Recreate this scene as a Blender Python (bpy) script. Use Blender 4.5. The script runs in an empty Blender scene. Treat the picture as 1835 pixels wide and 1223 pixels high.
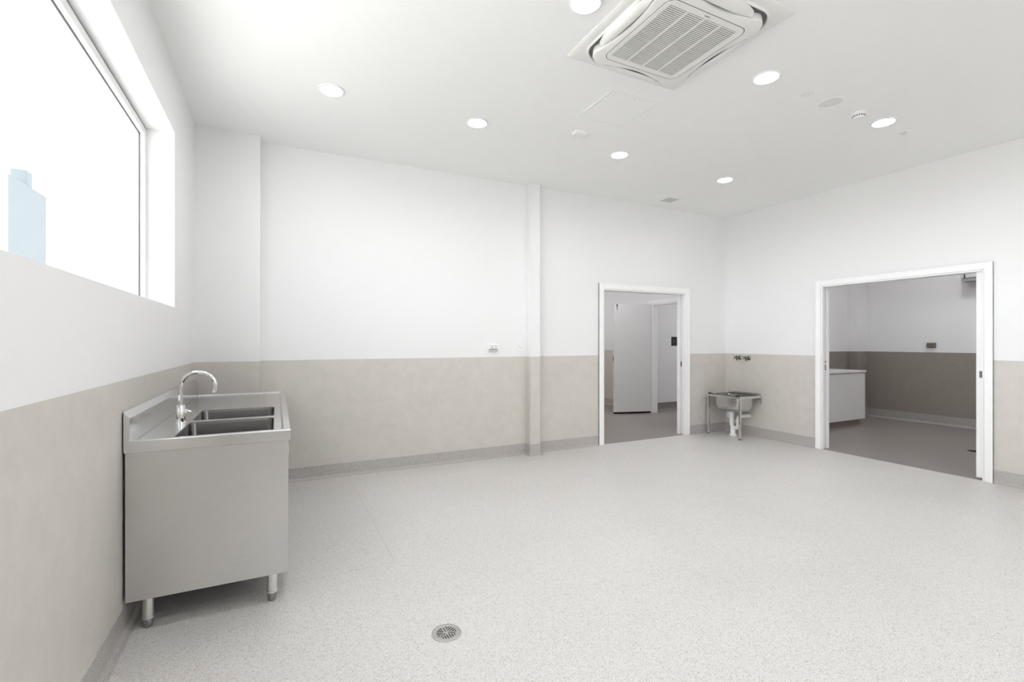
import bpy, bmesh, math, random
from mathutils import Vector, Matrix
random.seed(4)
S = bpy.context.scene
COL = S.collection
PI = math.pi

# ------------------------------------------------------------------ camera, sky, exposure
CAM_X, EYE, YAW, FPX = 0.6482, 1.38, 0.4599, 851.66
cd = bpy.data.cameras.new('camera')
cam = bpy.data.objects.new('camera', cd)
COL.objects.link(cam)
cam.location = (CAM_X, 0, EYE)
cam.rotation_euler = (PI / 2, 0, -YAW)
cd.sensor_width = 36.0
cd.lens = 36.0 * FPX / 1835
cd.shift_y = 0.78 / 1835
cd.clip_start = 0.02
cd.clip_end = 400
S.camera = cam
SKY_STRENGTH = 4.6
LAMP_STRENGTH = 78.0
FILL_LAMP_STRENGTH = 150.0  # for the unseen lamps added to lift the adjoining rooms
w = bpy.data.worlds.new('world')
S.world = w
w.use_nodes = True
bg = w.node_tree.nodes['Background']
bg.inputs[0].default_value = (0.97, 0.97, 1.015, 1)
# overcast sky, brighter low in the west (the side the long window faces)
wn = w.node_tree
wt = wn.nodes.new('ShaderNodeTexCoord')
ws = wn.nodes.new('ShaderNodeSeparateXYZ')
wn.links.new(wt.outputs['Generated'], ws.inputs[0])


def wmath(op, a, b=None, clamp=False):
    n = wn.nodes.new('ShaderNodeMath')
    n.operation = op
    n.use_clamp = clamp
    for i, v in enumerate((a, b)):
        if v is None:
            continue
        if isinstance(v, (int, float)):
            n.inputs[i].default_value = v
        else:
            wn.links.new(v, n.inputs[i])
    return n.outputs[0]


west = wmath('MULTIPLY', ws.outputs['X'], -1.0, True)
west = wmath('POWER', west, 3.0)
low = wmath('SUBTRACT', 1.0, wmath('MULTIPLY', wmath('ABSOLUTE', ws.outputs['Z']), 2.0), True)
glow = wmath('ADD', 0.85, wmath('MULTIPLY', wmath('MULTIPLY', west, low), 1.9))
wn.links.new(wmath('MULTIPLY', glow, SKY_STRENGTH), bg.inputs[1])
sd = bpy.data.lights.new('sun', 'SUN')      # high sun along the building line: lights the ground outside, never enters the room
sd.energy = 20.0
sd.angle = math.radians(1.0)
sd.color = (1.0, 0.99, 0.98)
so = bpy.data.objects.new('sun', sd)
COL.objects.link(so)
so.location = (-8, 10, 20)
so.rotation_euler = Vector((-0.03, -0.5, -0.866)).to_track_quat('-Z', 'Y').to_euler()
vs = S.view_settings
vs.view_transform = 'Standard'
vs.look = 'None'
vs.gamma = 1
vs.use_curve_mapping = False
vs.exposure = 0.13
S.cycles.max_bounces = 16
S.cycles.diffuse_bounces = 10
S.cycles.glossy_bounces = 6
S.cycles.transparent_max_bounces = 12
S.cycles.caustics_reflective = False
S.cycles.caustics_refractive = False
S.cycles.sample_clamp_indirect = 6.0
S.cycles.use_denoising = True

# ------------------------------------------------------------------ room numbers (metres)
B = 5.153      # back wall
R = 6.912      # right wall
H = 3.293      # ceiling
D = 1.196      # top of the vinyl dado
REAR = -2.4
TH = 0.14      # partition thickness
SK = 0.13      # height of coved skirting


# ------------------------------------------------------------------ materials
def mat(name, color, rough=0.5, metal=0.0, spec=0.5, emit=None, emit_s=0.0):
    m = bpy.data.materials.new(name)
    m.use_nodes = True
    b = m.node_tree.nodes['Principled BSDF']
    b.inputs['Base Color'].default_value = (*color, 1)
    b.inputs['Roughness'].default_value = rough
    b.inputs['Metallic'].default_value = metal
    b.inputs['Specular IOR Level'].default_value = spec
    if emit:
        b.inputs['Emission Color'].default_value = (*emit, 1)
        b.inputs['Emission Strength'].default_value = emit_s
    return m


def N(m, t, **kw):
    n = m.node_tree.nodes.new(t)
    for k, v in kw.items():
        setattr(n, k, v)
    return n


def L(m, a, b):
    m.node_tree.links.new(a, b)


def painted(name, color, rough=0.6):
    """eggshell paint with a very faint roller texture"""
    m = mat(name, color, rough, spec=0.3)
    b = m.node_tree.nodes['Principled BSDF']
    tc = N(m, 'ShaderNodeTexCoord')
    no = N(m, 'ShaderNodeTexNoise')
    no.inputs['Scale'].default_value = 260
    no.inputs['Detail'].default_value = 3
    bu = N(m, 'ShaderNodeBump')
    bu.inputs['Strength'].default_value = 0.03
    bu.inputs['Distance'].default_value = 0.002
    L(m, tc.outputs['Object'], no.inputs['Vector'])
    L(m, no.outputs['Fac'], bu.inputs['Height'])
    L(m, bu.outputs['Normal'], b.inputs['Normal'])
    return m


WALL_C = (0.84, 0.84, 0.84)
DADO_C = (0.62, 0.59, 0.545)


def wall_mat(name, dado=True, dado_c=DADO_C):
    """white paint above a sheet-vinyl dado"""
    m = painted(name, WALL_C, 0.6)
    if not dado:
        return m
    b = m.node_tree.nodes['Principled BSDF']
    geo = N(m, 'ShaderNodeNewGeometry')
    sep = N(m, 'ShaderNodeSeparateXYZ')
    L(m, geo.outputs['Position'], sep.inputs[0])
    lt = N(m, 'ShaderNodeMath', operation='LESS_THAN')
    lt.inputs[1].default_value = D
    L(m, sep.outputs['Z'], lt.inputs[0])
    # mottled vinyl
    tc = N(m, 'ShaderNodeTexCoord')
    n1 = N(m, 'ShaderNodeTexNoise')
    n1.inputs['Scale'].default_value = 9
    n1.inputs['Detail'].default_value = 8
    n1.inputs['Roughness'].default_value = 0.7
    L(m, tc.outputs['Object'], n1.inputs['Vector'])
    cr = N(m, 'ShaderNodeValToRGB')
    cr.color_ramp.elements[0].position = 0.3
    cr.color_ramp.elements[1].position = 0.7
    c = dado_c
    cr.color_ramp.elements[0].color = (c[0] * .955, c[1] * .955, c[2] * .955, 1)
    cr.color_ramp.elements[1].color = (min(1, c[0] * 1.045), c[1] * 1.045, c[2] * 1.045, 1)
    L(m, n1.outputs['Fac'], cr.inputs[0])
    mx = N(m, 'ShaderNodeMix', data_type='RGBA')
    mx.inputs[6].default_value = (*WALL_C, 1)
    L(m, lt.outputs[0], mx.inputs[0])
    L(m, cr.outputs[0], mx.inputs[7])
    L(m, mx.outputs[2], b.inputs['Base Color'])
    mr = N(m, 'ShaderNodeMapRange')
    mr.inputs[3].default_value = 0.6
    mr.inputs[4].default_value = 0.42
    L(m, lt.outputs[0], mr.inputs[0])
    L(m, mr.outputs[0], b.inputs['Roughness'])
    return m


def vinyl(name, base, amp=1.0, rough=0.38, seams=False):
    """speckled safety vinyl: fine dark, brown and white chips"""
    m = mat(name, base, rough, spec=0.45)
    b = m.node_tree.nodes['Principled BSDF']
    tc = N(m, 'ShaderNodeTexCoord')
    vo = N(m, 'ShaderNodeTexVoronoi')
    vo.inputs['Scale'].default_value = 300
    L(m, tc.outputs['Object'], vo.inputs['Vector'])
    sc = N(m, 'ShaderNodeSeparateColor')
    L(m, vo.outputs['Color'], sc.inputs[0])
    cr = N(m, 'ShaderNodeValToRGB')
    cr.color_ramp.interpolation = 'CONSTANT'
    e = cr.color_ramp.elements

    def t(k, tint=(1, 1, 1)):
        k = 1 + (k - 1) * amp
        return (min(1, base[0] * k * tint[0]), min(1, base[1] * k * tint[1]), min(1, base[2] * k * tint[2]), 1)
    e[0].position = 0.0
    e[0].color = t(0.45, (1.0, .95, .9))
    e[1].position = 0.05
    e[1].color = t(0.74, (1.03, .98, .93))
    for p, k, ti in ((0.17, 0.94, (1, 1, 1)), (0.42, 1.02, (1, 1, 1)), (0.72, 1.09, (1, 1, 1)), (0.92, 1.22, (1, 1, 1.01))):
        x = e.new(p)
        x.color = t(k, ti)
    L(m, sc.outputs[0], cr.inputs[0])
    # slow cloudiness of the sheet
    n2 = N(m, 'ShaderNodeTexNoise')
    n2.inputs['Scale'].default_value = 1.3
    n2.inputs['Detail'].default_value = 4
    L(m, tc.outputs['Object'], n2.inputs['Vector'])
    mr = N(m, 'ShaderNodeMapRange')
    mr.inputs[1].default_value = 0.3
    mr.inputs[2].default_value = 0.7
    mr.inputs[3].default_value = 0.975
    mr.inputs[4].default_value = 1.02
    L(m, n2.outputs['Fac'], mr.inputs[0])
    mu = N(m, 'ShaderNodeMix', data_type='RGBA', blend_type='MULTIPLY')
    mu.inputs[0].default_value = 1
    L(m, cr.outputs[0], mu.inputs[6])
    L(m, mr.outputs[0], mu.inputs[7])
    out = mu.outputs[2]
    if seams:     # welded sheet joints
        sep = N(m, 'ShaderNodeSeparateXYZ')
        L(m, tc.outputs['Object'], sep.inputs[0])

        def near(sock, v, wd):
            a = N(m, 'ShaderNodeMath', operation='SUBTRACT')
            a.inputs[1].default_value = v
            L(m, sock, a.inputs[0])
            c_ = N(m, 'ShaderNodeMath', operation='ABSOLUTE')
            L(m, a.outputs[0], c_.inputs[0])
            d = N(m, 'ShaderNodeMath', operation='LESS_THAN')
            d.inputs[1].default_value = wd
            L(m, c_.outputs[0], d.inputs[0])
            return d.outputs[0]

        def both(s1, s2):
            a = N(m, 'ShaderNodeMath', operation='MULTIPLY')
            L(m, s1, a.inputs[0])
            L(m, s2, a.inputs[1])
            return a.outputs[0]

        def cmp(sock, op, v):
            a = N(m, 'ShaderNodeMath', operation=op)
            a.inputs[1].default_value = v
            L(m, sock, a.inputs[0])
            return a.outputs[0]
        s1 = both(near(sep.outputs['Y'], 2.985, 0.0016), cmp(sep.outputs['X'], 'LESS_THAN', 1.31))
        s2 = both(near(sep.outputs['X'], 1.31, 0.0016), cmp(sep.outputs['Y'], 'GREATER_THAN', 2.985))
        ad = N(m, 'ShaderNodeMath', operation='MAXIMUM')
        L(m, s1, ad.inputs[0])
        L(m, s2, ad.inputs[1])
        sc2 = N(m, 'ShaderNodeMath', operation='MULTIPLY')
        sc2.inputs[1].default_value = 0.5
        L(m, ad.outputs[0], sc2.inputs[0])
        mx = N(m, 'ShaderNodeMix', data_type='RGBA')
        L(m, sc2.outputs[0], mx.inputs[0])
        L(m, out, mx.inputs[6])
        mx.inputs[7].default_value = (.33, .29, .26, 1)
        out = mx.outputs[2]
    L(m, out, b.inputs['Base Color'])
    bu = N(m, 'ShaderNodeBump')
    bu.inputs['Strength'].default_value = 0.12
    bu.inputs['Distance'].default_value = 0.001
    L(m, sc.outputs[1], bu.inputs['Height'])
    L(m, bu.outputs['Normal'], b.inputs['Normal'])
    return m


def steel(name, color=(0.62, 0.63, 0.63), rough=0.28, axis='Z', amt=1.0, wave=1.0):
    """brushed stainless steel, grain along one axis, faint handling marks"""
    m = mat(name, color, rough, 1.0)
    b = m.node_tree.nodes['Principled BSDF']
    tc = N(m, 'ShaderNodeTexCoord')
    mp = N(m, 'ShaderNodeMapping')
    s = {'X': (4, 260, 260), 'Y': (260, 4, 260), 'Z': (260, 260, 4)}[axis]
    mp.inputs['Scale'].default_value = s
    L(m, tc.outputs['Object'], mp.inputs[0])
    n1 = N(m, 'ShaderNodeTexNoise')
    n1.inputs['Scale'].default_value = 1.0
    n1.inputs['Detail'].default_value = 4
    L(m, mp.outputs[0], n1.inputs['Vector'])
    n2 = N(m, 'ShaderNodeTexNoise')
    n2.inputs['Scale'].default_value = 3.5
    n2.inputs['Detail'].default_value = 5
    L(m, tc.outputs['Object'], n2.inputs['Vector'])
    mr = N(m, 'ShaderNodeMapRange')
    mr.inputs[1].default_value = .3
    mr.inputs[2].default_value = .7
    mr.inputs[3].default_value = rough - .05 * amt
    mr.inputs[4].default_value = rough + .08 * amt
    L(m, n2.outputs['Fac'], mr.inputs[0])
    L(m, mr.outputs[0], b.inputs['Roughness'])
    # slow waviness of the sheet bends its reflections
    mp2 = N(m, 'ShaderNodeMapping')
    mp2.inputs['Scale'].default_value = {'X': (1, 1, .25), 'Y': (1, .4, 1), 'Z': (1, 1, .25)}[axis]
    n3 = N(m, 'ShaderNodeTexNoise')
    n3.inputs['Scale'].default_value = 4.0
    n3.inputs['Detail'].default_value = 1
    L(m, tc.outputs['Object'], mp2.inputs[0])
    L(m, mp2.outputs[0], n3.inputs['Vector'])
    bu = N(m, 'ShaderNodeBump')
    bu.inputs['Strength'].default_value = 0.5 * wave
    bu.inputs['Distance'].default_value = 0.02
    L(m, n3.outputs['Fac'], bu.inputs['Height'])
    L(m, bu.outputs['Normal'], b.inputs['Normal'])
    # brushing as faint colour streaks
    mr2 = N(m, 'ShaderNodeMapRange')
    mr2.inputs[3].default_value = .94
    mr2.inputs[4].default_value = 1.05
    L(m, n1.outputs['Fac'], mr2.inputs[0])
    mu = N(m, 'ShaderNodeMix', data_type='RGBA', blend_type='MULTIPLY')
    mu.inputs[0].default_value = 1
    mu.inputs[6].default_value = (*color, 1)
    L(m, mr2.outputs[0], mu.inputs[7])
    L(m, mu.outputs[2], b.inputs['Base Color'])
    return m


M = {}
M['wall'] = wall_mat('white paint over beige vinyl dado')
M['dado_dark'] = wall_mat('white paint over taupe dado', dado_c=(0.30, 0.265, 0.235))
M['wall_plain'] = wall_mat('white wall paint', dado=False)
M['ceiling'] = painted('ceiling paint', (0.895, 0.90, 0.895), 0.75)
M['floor'] = vinyl('speckled floor vinyl', (0.62, 0.608, 0.588), amp=0.75, seams=True)
M['skirt'] = vinyl('speckled skirting vinyl', (0.47, 0.445, 0.425), 0.9)  # floor vinyl in a darker copy: shade of upright faces put into the colour
M['back_floor'] = vinyl('dark speckled vinyl with painted dimness', (0.275, 0.252, 0.232), 0.8)  # same vinyl as the main floor, darkened to paint in the rooms' dimness
M['gloss_white'] = painted('white gloss trim paint', (0.93, 0.93, 0.93), 0.35)
M['door_paint'] = painted('white door paint', (0.80, 0.80, 0.79), 0.4)
M['window_alu'] = painted('white powder coated aluminium', (0.88, 0.88, 0.88), 0.35)
M['gasket'] = mat('grey rubber gasket', (0.10, 0.10, 0.105), 0.7)
M['steel_z'] = steel('brushed steel upright', (0.67, 0.665, 0.66), 0.30, 'X', .0, .8)
M['steel_y'] = steel('brushed steel worktop', (0.76, 0.765, 0.77), 0.15, 'Y', .4, .12)
M['steel_bowl_shaded'] = steel('pressed steel with painted shade', (0.17, 0.165, 0.16), 0.20, 'Y', .4, .3)  # dark shade and reflections inside the bowls painted into the steel colour
M['steel_trough'] = steel('pressed steel trough', (0.66, 0.66, 0.65), 0.25, 'Z', .4, .3)
M['steel_drain'] = steel('worn drain steel', (0.56, 0.55, 0.54), 0.36, 'Z', .0, .0)
M['steel_leg'] = steel('steel tube', (0.78, 0.78, 0.76), 0.25, 'Z', .5, .0)
M['steel_dull'] = steel('dull cast steel', (0.33, 0.34, 0.34), 0.42, 'Z', 1)
M['chrome'] = mat('polished chrome', (0.80, 0.80, 0.79), 0.06, 1.0)
M['dark_chrome'] = mat('dark chrome', (0.24, 0.23, 0.21), 0.22, 1.0)
M['black'] = mat('black rubber', (0.012, 0.012, 0.012), 0.6)
M['void'] = mat('unlit gap', (0.006, 0.006, 0.006), 0.9)
M['pvc'] = mat('white pvc', (0.82, 0.83, 0.80), 0.3)
M['ac_white'] = mat('warm white plastic', (0.80, 0.80, 0.775), 0.4)
M['ac_dark'] = mat('grey grille shade', (0.15, 0.147, 0.135), 0.7)
M['plastic'] = mat('white plastic', (0.86, 0.86, 0.855), 0.35)
M['plastic_grey'] = mat('light grey plastic', (0.62, 0.62, 0.61), 0.5)
M['grey_mid'] = mat('mid grey plastic', (0.33, 0.33, 0.33), 0.5)
M['bronze'] = mat('brown grey anodised metal', (0.20, 0.175, 0.15), 0.4, 0.6)
M['lamp'] = mat('lit diffuser', (0.9, 0.9, 0.9), 0.5, emit=(1.0, 0.99, 1.025), emit_s=LAMP_STRENGTH)
M['lamp_added'] = mat('lit diffuser, other rooms', (0.9, 0.9, 0.9), 0.5, emit=(1.0, 0.99, 1.025), emit_s=FILL_LAMP_STRENGTH)  # diffuser of the downlights added beyond the doorways
M['laminate'] = mat('white laminate', (0.80, 0.80, 0.80), 0.3)
M['sign'] = mat('black sign acrylic', (0.012, 0.012, 0.013), 0.3)
M['sign_text'] = mat('dark grey sign lettering', (0.10, 0.10, 0.10), 0.5)
M['text_grey'] = mat('grey lettering', (0.16, 0.16, 0.15), 0.5)
M['facade'] = mat('pale blue cladding', (0.128, 0.150, 0.163), 0.7)
M['render_sunlit'] = mat('render painted sunlit white', (0.85, 0.85, 0.85), 0.8)  # sunlit look of the building's end wall put into its colour
M['ground'] = mat('pale concrete', (0.50, 0.49, 0.475), 0.9)

# window glass: clear pane that lets daylight straight in
g = bpy.data.materials.new('window glass')
g.use_nodes = True
nt = g.node_tree
nt.nodes.remove(nt.nodes['Principled BSDF'])
o_ = nt.nodes['Material Output']
tr = nt.nodes.new('ShaderNodeBsdfTransparent')
tr.inputs[0].default_value = (0.96, 0.98, 0.975, 1)
gl = nt.nodes.new('ShaderNodeBsdfGlossy')
gl.inputs['Roughness'].default_value = 0.02
lw = nt.nodes.new('ShaderNodeLayerWeight')
lw.inputs[0].default_value = 0.5
pw = nt.nodes.new('ShaderNodeMath')
pw.operation = 'POWER'
pw.inputs[1].default_value = 5.0
nt.links.new(lw.outputs['Facing'], pw.inputs[0])
fr = nt.nodes.new('ShaderNodeMath')
fr.operation = 'MULTIPLY_ADD'
fr.inputs[1].default_value = 0.6
fr.inputs[2].default_value = 0.04
nt.links.new(pw.outputs[0], fr.inputs[0])
mxs = nt.nodes.new('ShaderNodeMixShader')
nt.links.new(fr.outputs[0], mxs.inputs[0])
nt.links.new(tr.outputs[0], mxs.inputs[1])
nt.links.new(gl.outputs[0], mxs.inputs[2])
nt.links.new(mxs.outputs[0], o_.inputs[0])
M['glass'] = g


# ------------------------------------------------------------------ mesh helpers
class MB:
    def __init__(self):
        self.bm = bmesh.new()
        self.mi = 0

    def face(self, vs):
        try:
            f = self.bm.faces.new(vs)
            f.material_index = self.mi
            return f
        except ValueError:
            return None

    def box(self, x0, x1, y0, y1, z0, z1):
        v = [self.bm.verts.new(p) for p in ((x0, y0, z0), (x1, y0, z0), (x1, y1, z0), (x0, y1, z0),
                                            (x0, y0, z1), (x1, y0, z1), (x1, y1, z1), (x0, y1, z1))]
        for q in ((3, 2, 1, 0), (4, 5, 6, 7), (0, 1, 5, 4), (1, 2, 6, 5), (2, 3, 7, 6), (3, 0, 4, 7)):
            self.face([v[i] for i in q])
        return self

    def obox(self, c, ax, ay, hx, hy, z0, z1):
        """box with horizontal axes ax (unit 2-vector) and perpendicular"""
        v = []
        for z in (z0, z1):
            for sx, sy in ((-1, -1), (1, -1), (1, 1), (-1, 1)):
                v.append(self.bm.verts.new((c[0] + ax[0] * hx * sx + ay[0] * hy * sy,
                                            c[1] + ax[1] * hx * sx + ay[1] * hy * sy, z)))
        for q in ((3, 2, 1, 0), (4, 5, 6, 7), (0, 1, 5, 4), (1, 2, 6, 5), (2, 3, 7, 6), (3, 0, 4, 7)):
            self.face([v[i] for i in q])
        return self

    def loft(self, rings, cap0=True, cap1=True, closed=True):
        R_ = [[self.bm.verts.new(p) for p in r] for r in rings]
        n = len(R_[0])
        for a, b in zip(R_, R_[1:]):
            for i in range(n if closed else n - 1):
                self.face([a[i], a[(i + 1) % n], b[(i + 1) % n], b[i]])
        if cap0:
            self.face(list(reversed(R_[0])))
        if cap1:
            self.face(R_[-1])
        return self

    def lathe(self, prof, c, axis='Z', n=32, cap0=True, cap1=True):
        """prof: list of (radius, height along axis)"""
        rings = []
        for r, h in prof:
            ring = []
            for i in range(n):
                a = 2 * PI * i / n
                x, y = r * math.cos(a), r * math.sin(a)
                if axis == 'Z':
                    p = (c[0] + x, c[1] + y, c[2] + h)
                elif axis == 'X':
                    p = (c[0] + h, c[1] + x, c[2] + y)
                else:
                    p = (c[0] + y, c[1] + h, c[2] + x)
                ring.append(p)
            rings.append(ring)
        return self.loft(rings, cap0, cap1)

    def tube(self, pts, r, n=14, caps=True):
        pts = [Vector(p) for p in pts]
        rad = r if isinstance(r, (list, tuple)) else [r] * len(pts)
        rings = []
        up = None
        for i, p in enumerate(pts):
            d = (pts[min(i + 1, len(pts) - 1)] - pts[max(i - 1, 0)]).normalized()
            if up is None:
                up = Vector((0, 0, 1)) if abs(d.z) < .9 else Vector((1, 0, 0))
            s = d.cross(up).normalized()
            up = s.cross(d).normalized()
            rings.append([tuple(p + (s * math.cos(2 * PI * k / n) + up * math.sin(2 * PI * k / n)) * rad[i]) for k in range(n)])
        return self.loft(rings, caps, caps)

    def build(self, name, m, parent=None, bevel=0.0, smooth=False, seg=2):
        bm = self.bm
        bmesh.ops.recalc_face_normals(bm, faces=bm.faces[:])
        me = bpy.data.meshes.new(name)
        if parent is not None:
            bmesh.ops.translate(bm, verts=bm.verts[:], vec=-world_loc(parent))
        bm.to_mesh(me)
        bm.free()
        for x in (m if isinstance(m, (list, tuple)) else [m]):
            me.materials.append(x)
        o = bpy.data.objects.new(name, me)
        COL.objects.link(o)
        if parent is not None:
            o.parent = parent
        if bevel:
            b = o.modifiers.new('bevel', 'BEVEL')
            b.width = bevel
            b.segments = seg
            b.limit_method = 'ANGLE'
            b.angle_limit = math.radians(40)
        if smooth:
            me.polygons.foreach_set('use_smooth', [True] * len(me.polygons))
            me.update()
            e = o.modifiers.new('edges', 'EDGE_SPLIT')
            e.split_angle = math.radians(38)
        return o


def world_loc(o):
    v = Vector((0, 0, 0))
    while o is not None:
        v += o.location
        o = o.parent
    return v


def tag(o, label=None, cat=None, group=None, kind=None):
    if label:
        o['label'] = label
    if cat:
        o['category'] = cat
    if group:
        o['group'] = group
    if kind:
        o['kind'] = kind
    return o


def thing(name, loc, label, cat, group=None):
    o = bpy.data.objects.new(name, None)
    o.empty_display_size = 0.05
    COL.objects.link(o)
    o.location = loc
    return tag(o, label, cat, group)


def struct(o, label=None, cat=None):
    return tag(o, label, cat, None, 'structure')


def copy_tree(o, parent=None):
    c = o.copy()
    COL.objects.link(c)
    if parent is not None:
        c.parent = parent
    for ch in o.children:
        copy_tree(ch, c)
    return c


def rrect(cx, cy, hx, hy, r, z, n=6):
    pts = []
    for sx, sy, a0 in ((1, 1, 0), (-1, 1, 90), (-1, -1, 180), (1, -1, 270)):
        for i in range(n + 1):
            a = math.radians(a0 + 90 * i / n)
            pts.append((cx + sx * (hx - r) + r * math.cos(a), cy + sy * (hy - r) + r * math.sin(a), z))
    return pts


def letters(name, body, size, m, matrix, parent=None, depth=0.0005):
    cu = bpy.data.curves.new(name, 'FONT')
    cu.body = body
    cu.size = size
    cu.extrude = depth
    cu.align_x = 'CENTER'
    cu.align_y = 'CENTER'
    tmp = bpy.data.objects.new(name, cu)
    COL.objects.link(tmp)
    bpy.context.view_layer.update()
    me = bpy.data.meshes.new_from_object(tmp.evaluated_get(bpy.context.evaluated_depsgraph_get()))
    bpy.data.objects.remove(tmp)
    if parent is not None:
        matrix = Matrix.Translation(-world_loc(parent)) @ matrix
    me.transform(matrix)
    me.materials.clear()
    me.materials.append(m)
    o = bpy.data.objects.new(name, me)
    COL.objects.link(o)
    if parent is not None:
        o.parent = parent
    return o


# ------------------------------------------------------------------ setting: floor and ceiling
f = MB().box(-0.25, R, REAR - .1, B, -0.08, 0).build('floor', M['floor'])
struct(f, 'pale grey speckled vinyl floor of the main room', 'floor')
# ceiling with a cut-out nowhere: fittings are recessed into shallow holes of their own
c = MB().box(-0.25, R + TH, REAR - .1, B + TH, H, H + .2).build('ceiling', M['ceiling'])
struct(c, 'smooth white ceiling of the main room', 'ceiling')

# ------------------------------------------------------------------ setting: walls
WY0, WY1, WZ0, WZ1 = -1.6, 4.085, 1.622, 2.862
m = MB()
m.box(-.25, 0, REAR, B + TH, 0, WZ0)
m.box(-.25, 0, REAR, B + TH, WZ1, H)
m.box(-.25, 0, REAR, WY0, WZ0, WZ1)
m.box(-.25, 0, WY1, B + TH, WZ0, WZ1)
bmesh.ops.remove_doubles(m.bm, verts=m.bm.verts[:], dist=1e-5)
struct(m.build('wall_left', M['wall']), 'white wall with long window above the steel sink bench', 'wall')

D1X0, D1X1, DH = 4.562, 6.05, 2.083
m = MB()
m.box(0, D1X0, B, B + TH, 0, H)
m.box(D1X1, R + TH, B, B + TH, 0, H)
m.box(D1X0, D1X1, B, B + TH, DH, H)
# pilaster in the corner and slim column casing
m.box(0, 0.513, 4.995, B, 0, H)
m.box(3.392, 3.528, 5.043, B, 0, H)
struct(m.build('wall_back', M['wall']), 'white back wall with beige dado, corner pilaster and slim column', 'wall')

D2Y0, D2Y1, DH2 = 2.138, 3.700, 2.090
m = MB()
m.box(R, R + TH, REAR, D2Y0, 0, H)
m.box(R, R + TH, D2Y1, B, 0, H)
m.box(R, R + TH, D2Y0, D2Y1, DH2, H)
struct(m.build('wall_right', M['wall']), 'white right wall with beige dado around the wide doorway', 'wall')
VX0, VX1 = 2.8, 5.2
m = MB()
m.box(-.25, R + TH, REAR - .25, REAR, 0, WZ0)
m.box(-.25, R + TH, REAR - .25, REAR, WZ1, H)
m.box(-.25, VX0, REAR - .25, REAR, WZ0, WZ1)
m.box(VX1, R + TH, REAR - .25, REAR, WZ0, WZ1)
struct(m.build('wall_rear', M['wall']), 'wall behind the viewer', 'wall')


# ------------------------------------------------------------------ coved skirting
def cove(mb, path, h=SK, r=0.028, t=0.004, closed_ends=True):
    """path: 2-D points, room on the LEFT-hand side of travel; profile swept with mitred corners"""
    prof = [(0, h), (t, h - .002)]
    k = 7
    prof.append((t, r + t))
    for i in range(1, k + 1):
        a = PI / 2 * i / k
        prof.append((t + r - r * math.cos(a), t + r - r * math.sin(a) - t + .0015))
    prof.append((t + r + .004, 0.0))
    pts = [Vector((p[0], p[1])) for p in path]
    rings = []
    for i, p in enumerate(pts):
        d0 = (p - pts[i - 1]).normalized() if i > 0 else None
        d1 = (pts[i + 1] - p).normalized() if i < len(pts) - 1 else None
        if d0 is None:
            n = Vector((-d1.y, d1.x))
        elif d1 is None:
            n = Vector((-d0.y, d0.x))
        else:
            n0, n1 = Vector((-d0.y, d0.x)), Vector((-d1.y, d1.x))
            n = (n0 + n1)
            n = n / max(.2, n.dot(n0))
        rings.append([(p.x + n.x * o, p.y + n.y * o, z) for o, z in prof] + [(p.x, p.y, 0.0)])
    mb.loft(rings, True, True, closed=True)


m = MB()
cove(m, [(0, 4.995), (0, REAR)])
struct(m.build('baseboard_left', M['skirt'], smooth=True), 'coved speckled skirting below the window wall', 'skirting')
m = MB()
cove(m, [(D1X0 - .085, B), (3.528, B), (3.528, 5.043), (3.392, 5.043), (3.392, B), (.513, B), (.513, 4.995), (0.0, 4.995)])
cove(m, [(R, B), (D1X1 + .085, B)])
struct(m.build('baseboard_back', M['skirt'], smooth=True), 'coved speckled skirting along the back wall', 'skirting')
m = MB()
cove(m, [(R, D2Y1 + .075), (R, B)])
cove(m, [(R, REAR), (R, D2Y0 - .075)])
struct(m.build('baseboard_right', M['skirt'], smooth=True), 'coved speckled skirting along the right wall', 'skirting')

# ------------------------------------------------------------------ window
FX0, FX1 = -.225, -.163       # frame depth
FZ0, FZ1 = WZ0 + .004, WZ1 - .010
fw = .048
m = MB()
m.box(FX0, FX1, WY0, WY1 - .003, FZ0, FZ0 + fw)
m.box(FX0, FX1, WY0, WY1 - .003, FZ1 - fw, FZ1)
for y in (WY0, WY1 - .003 - fw, 1.20):
    m.box(FX0, FX1, y, y + fw, FZ0 + fw, FZ1 - fw)
win = struct(m.build('window_1', M['window_alu'], bevel=.0015), 'long white framed window high above the steel sink', 'window')
m = MB()
for a, b in ((WY0 + fw, 1.20), (1.20 + fw, WY1 - .003 - fw)):
    m.box(-.200, -.194, a, b, FZ0 + fw, FZ1 - fw)
m.build('glass_pane', M['glass'], win)
m = MB()
for a, b in ((WY0 + fw, 1.20), (1.20 + fw, WY1 - .003 - fw)):
    gx0, gx1 = -.194, -.188
    m.box(gx0, gx1, a, b, FZ1 - fw - .006, FZ1 - fw)
    m.box(gx0, gx1, a, b, FZ0 + fw, FZ0 + fw + .006)
    m.box(gx0, gx1, a, a + .006, FZ0 + fw, FZ1 - fw)
    m.box(gx0, gx1, b - .006, b, FZ0 + fw, FZ1 - fw)
m.build('glazing_gasket', M['gasket'], win)
m = MB()
m.box(FX0 + .01, FX1 - .004, WY0, WY1 - .003, FZ1, WZ1)
m.build('head_gap', M['gasket'], win)

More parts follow.
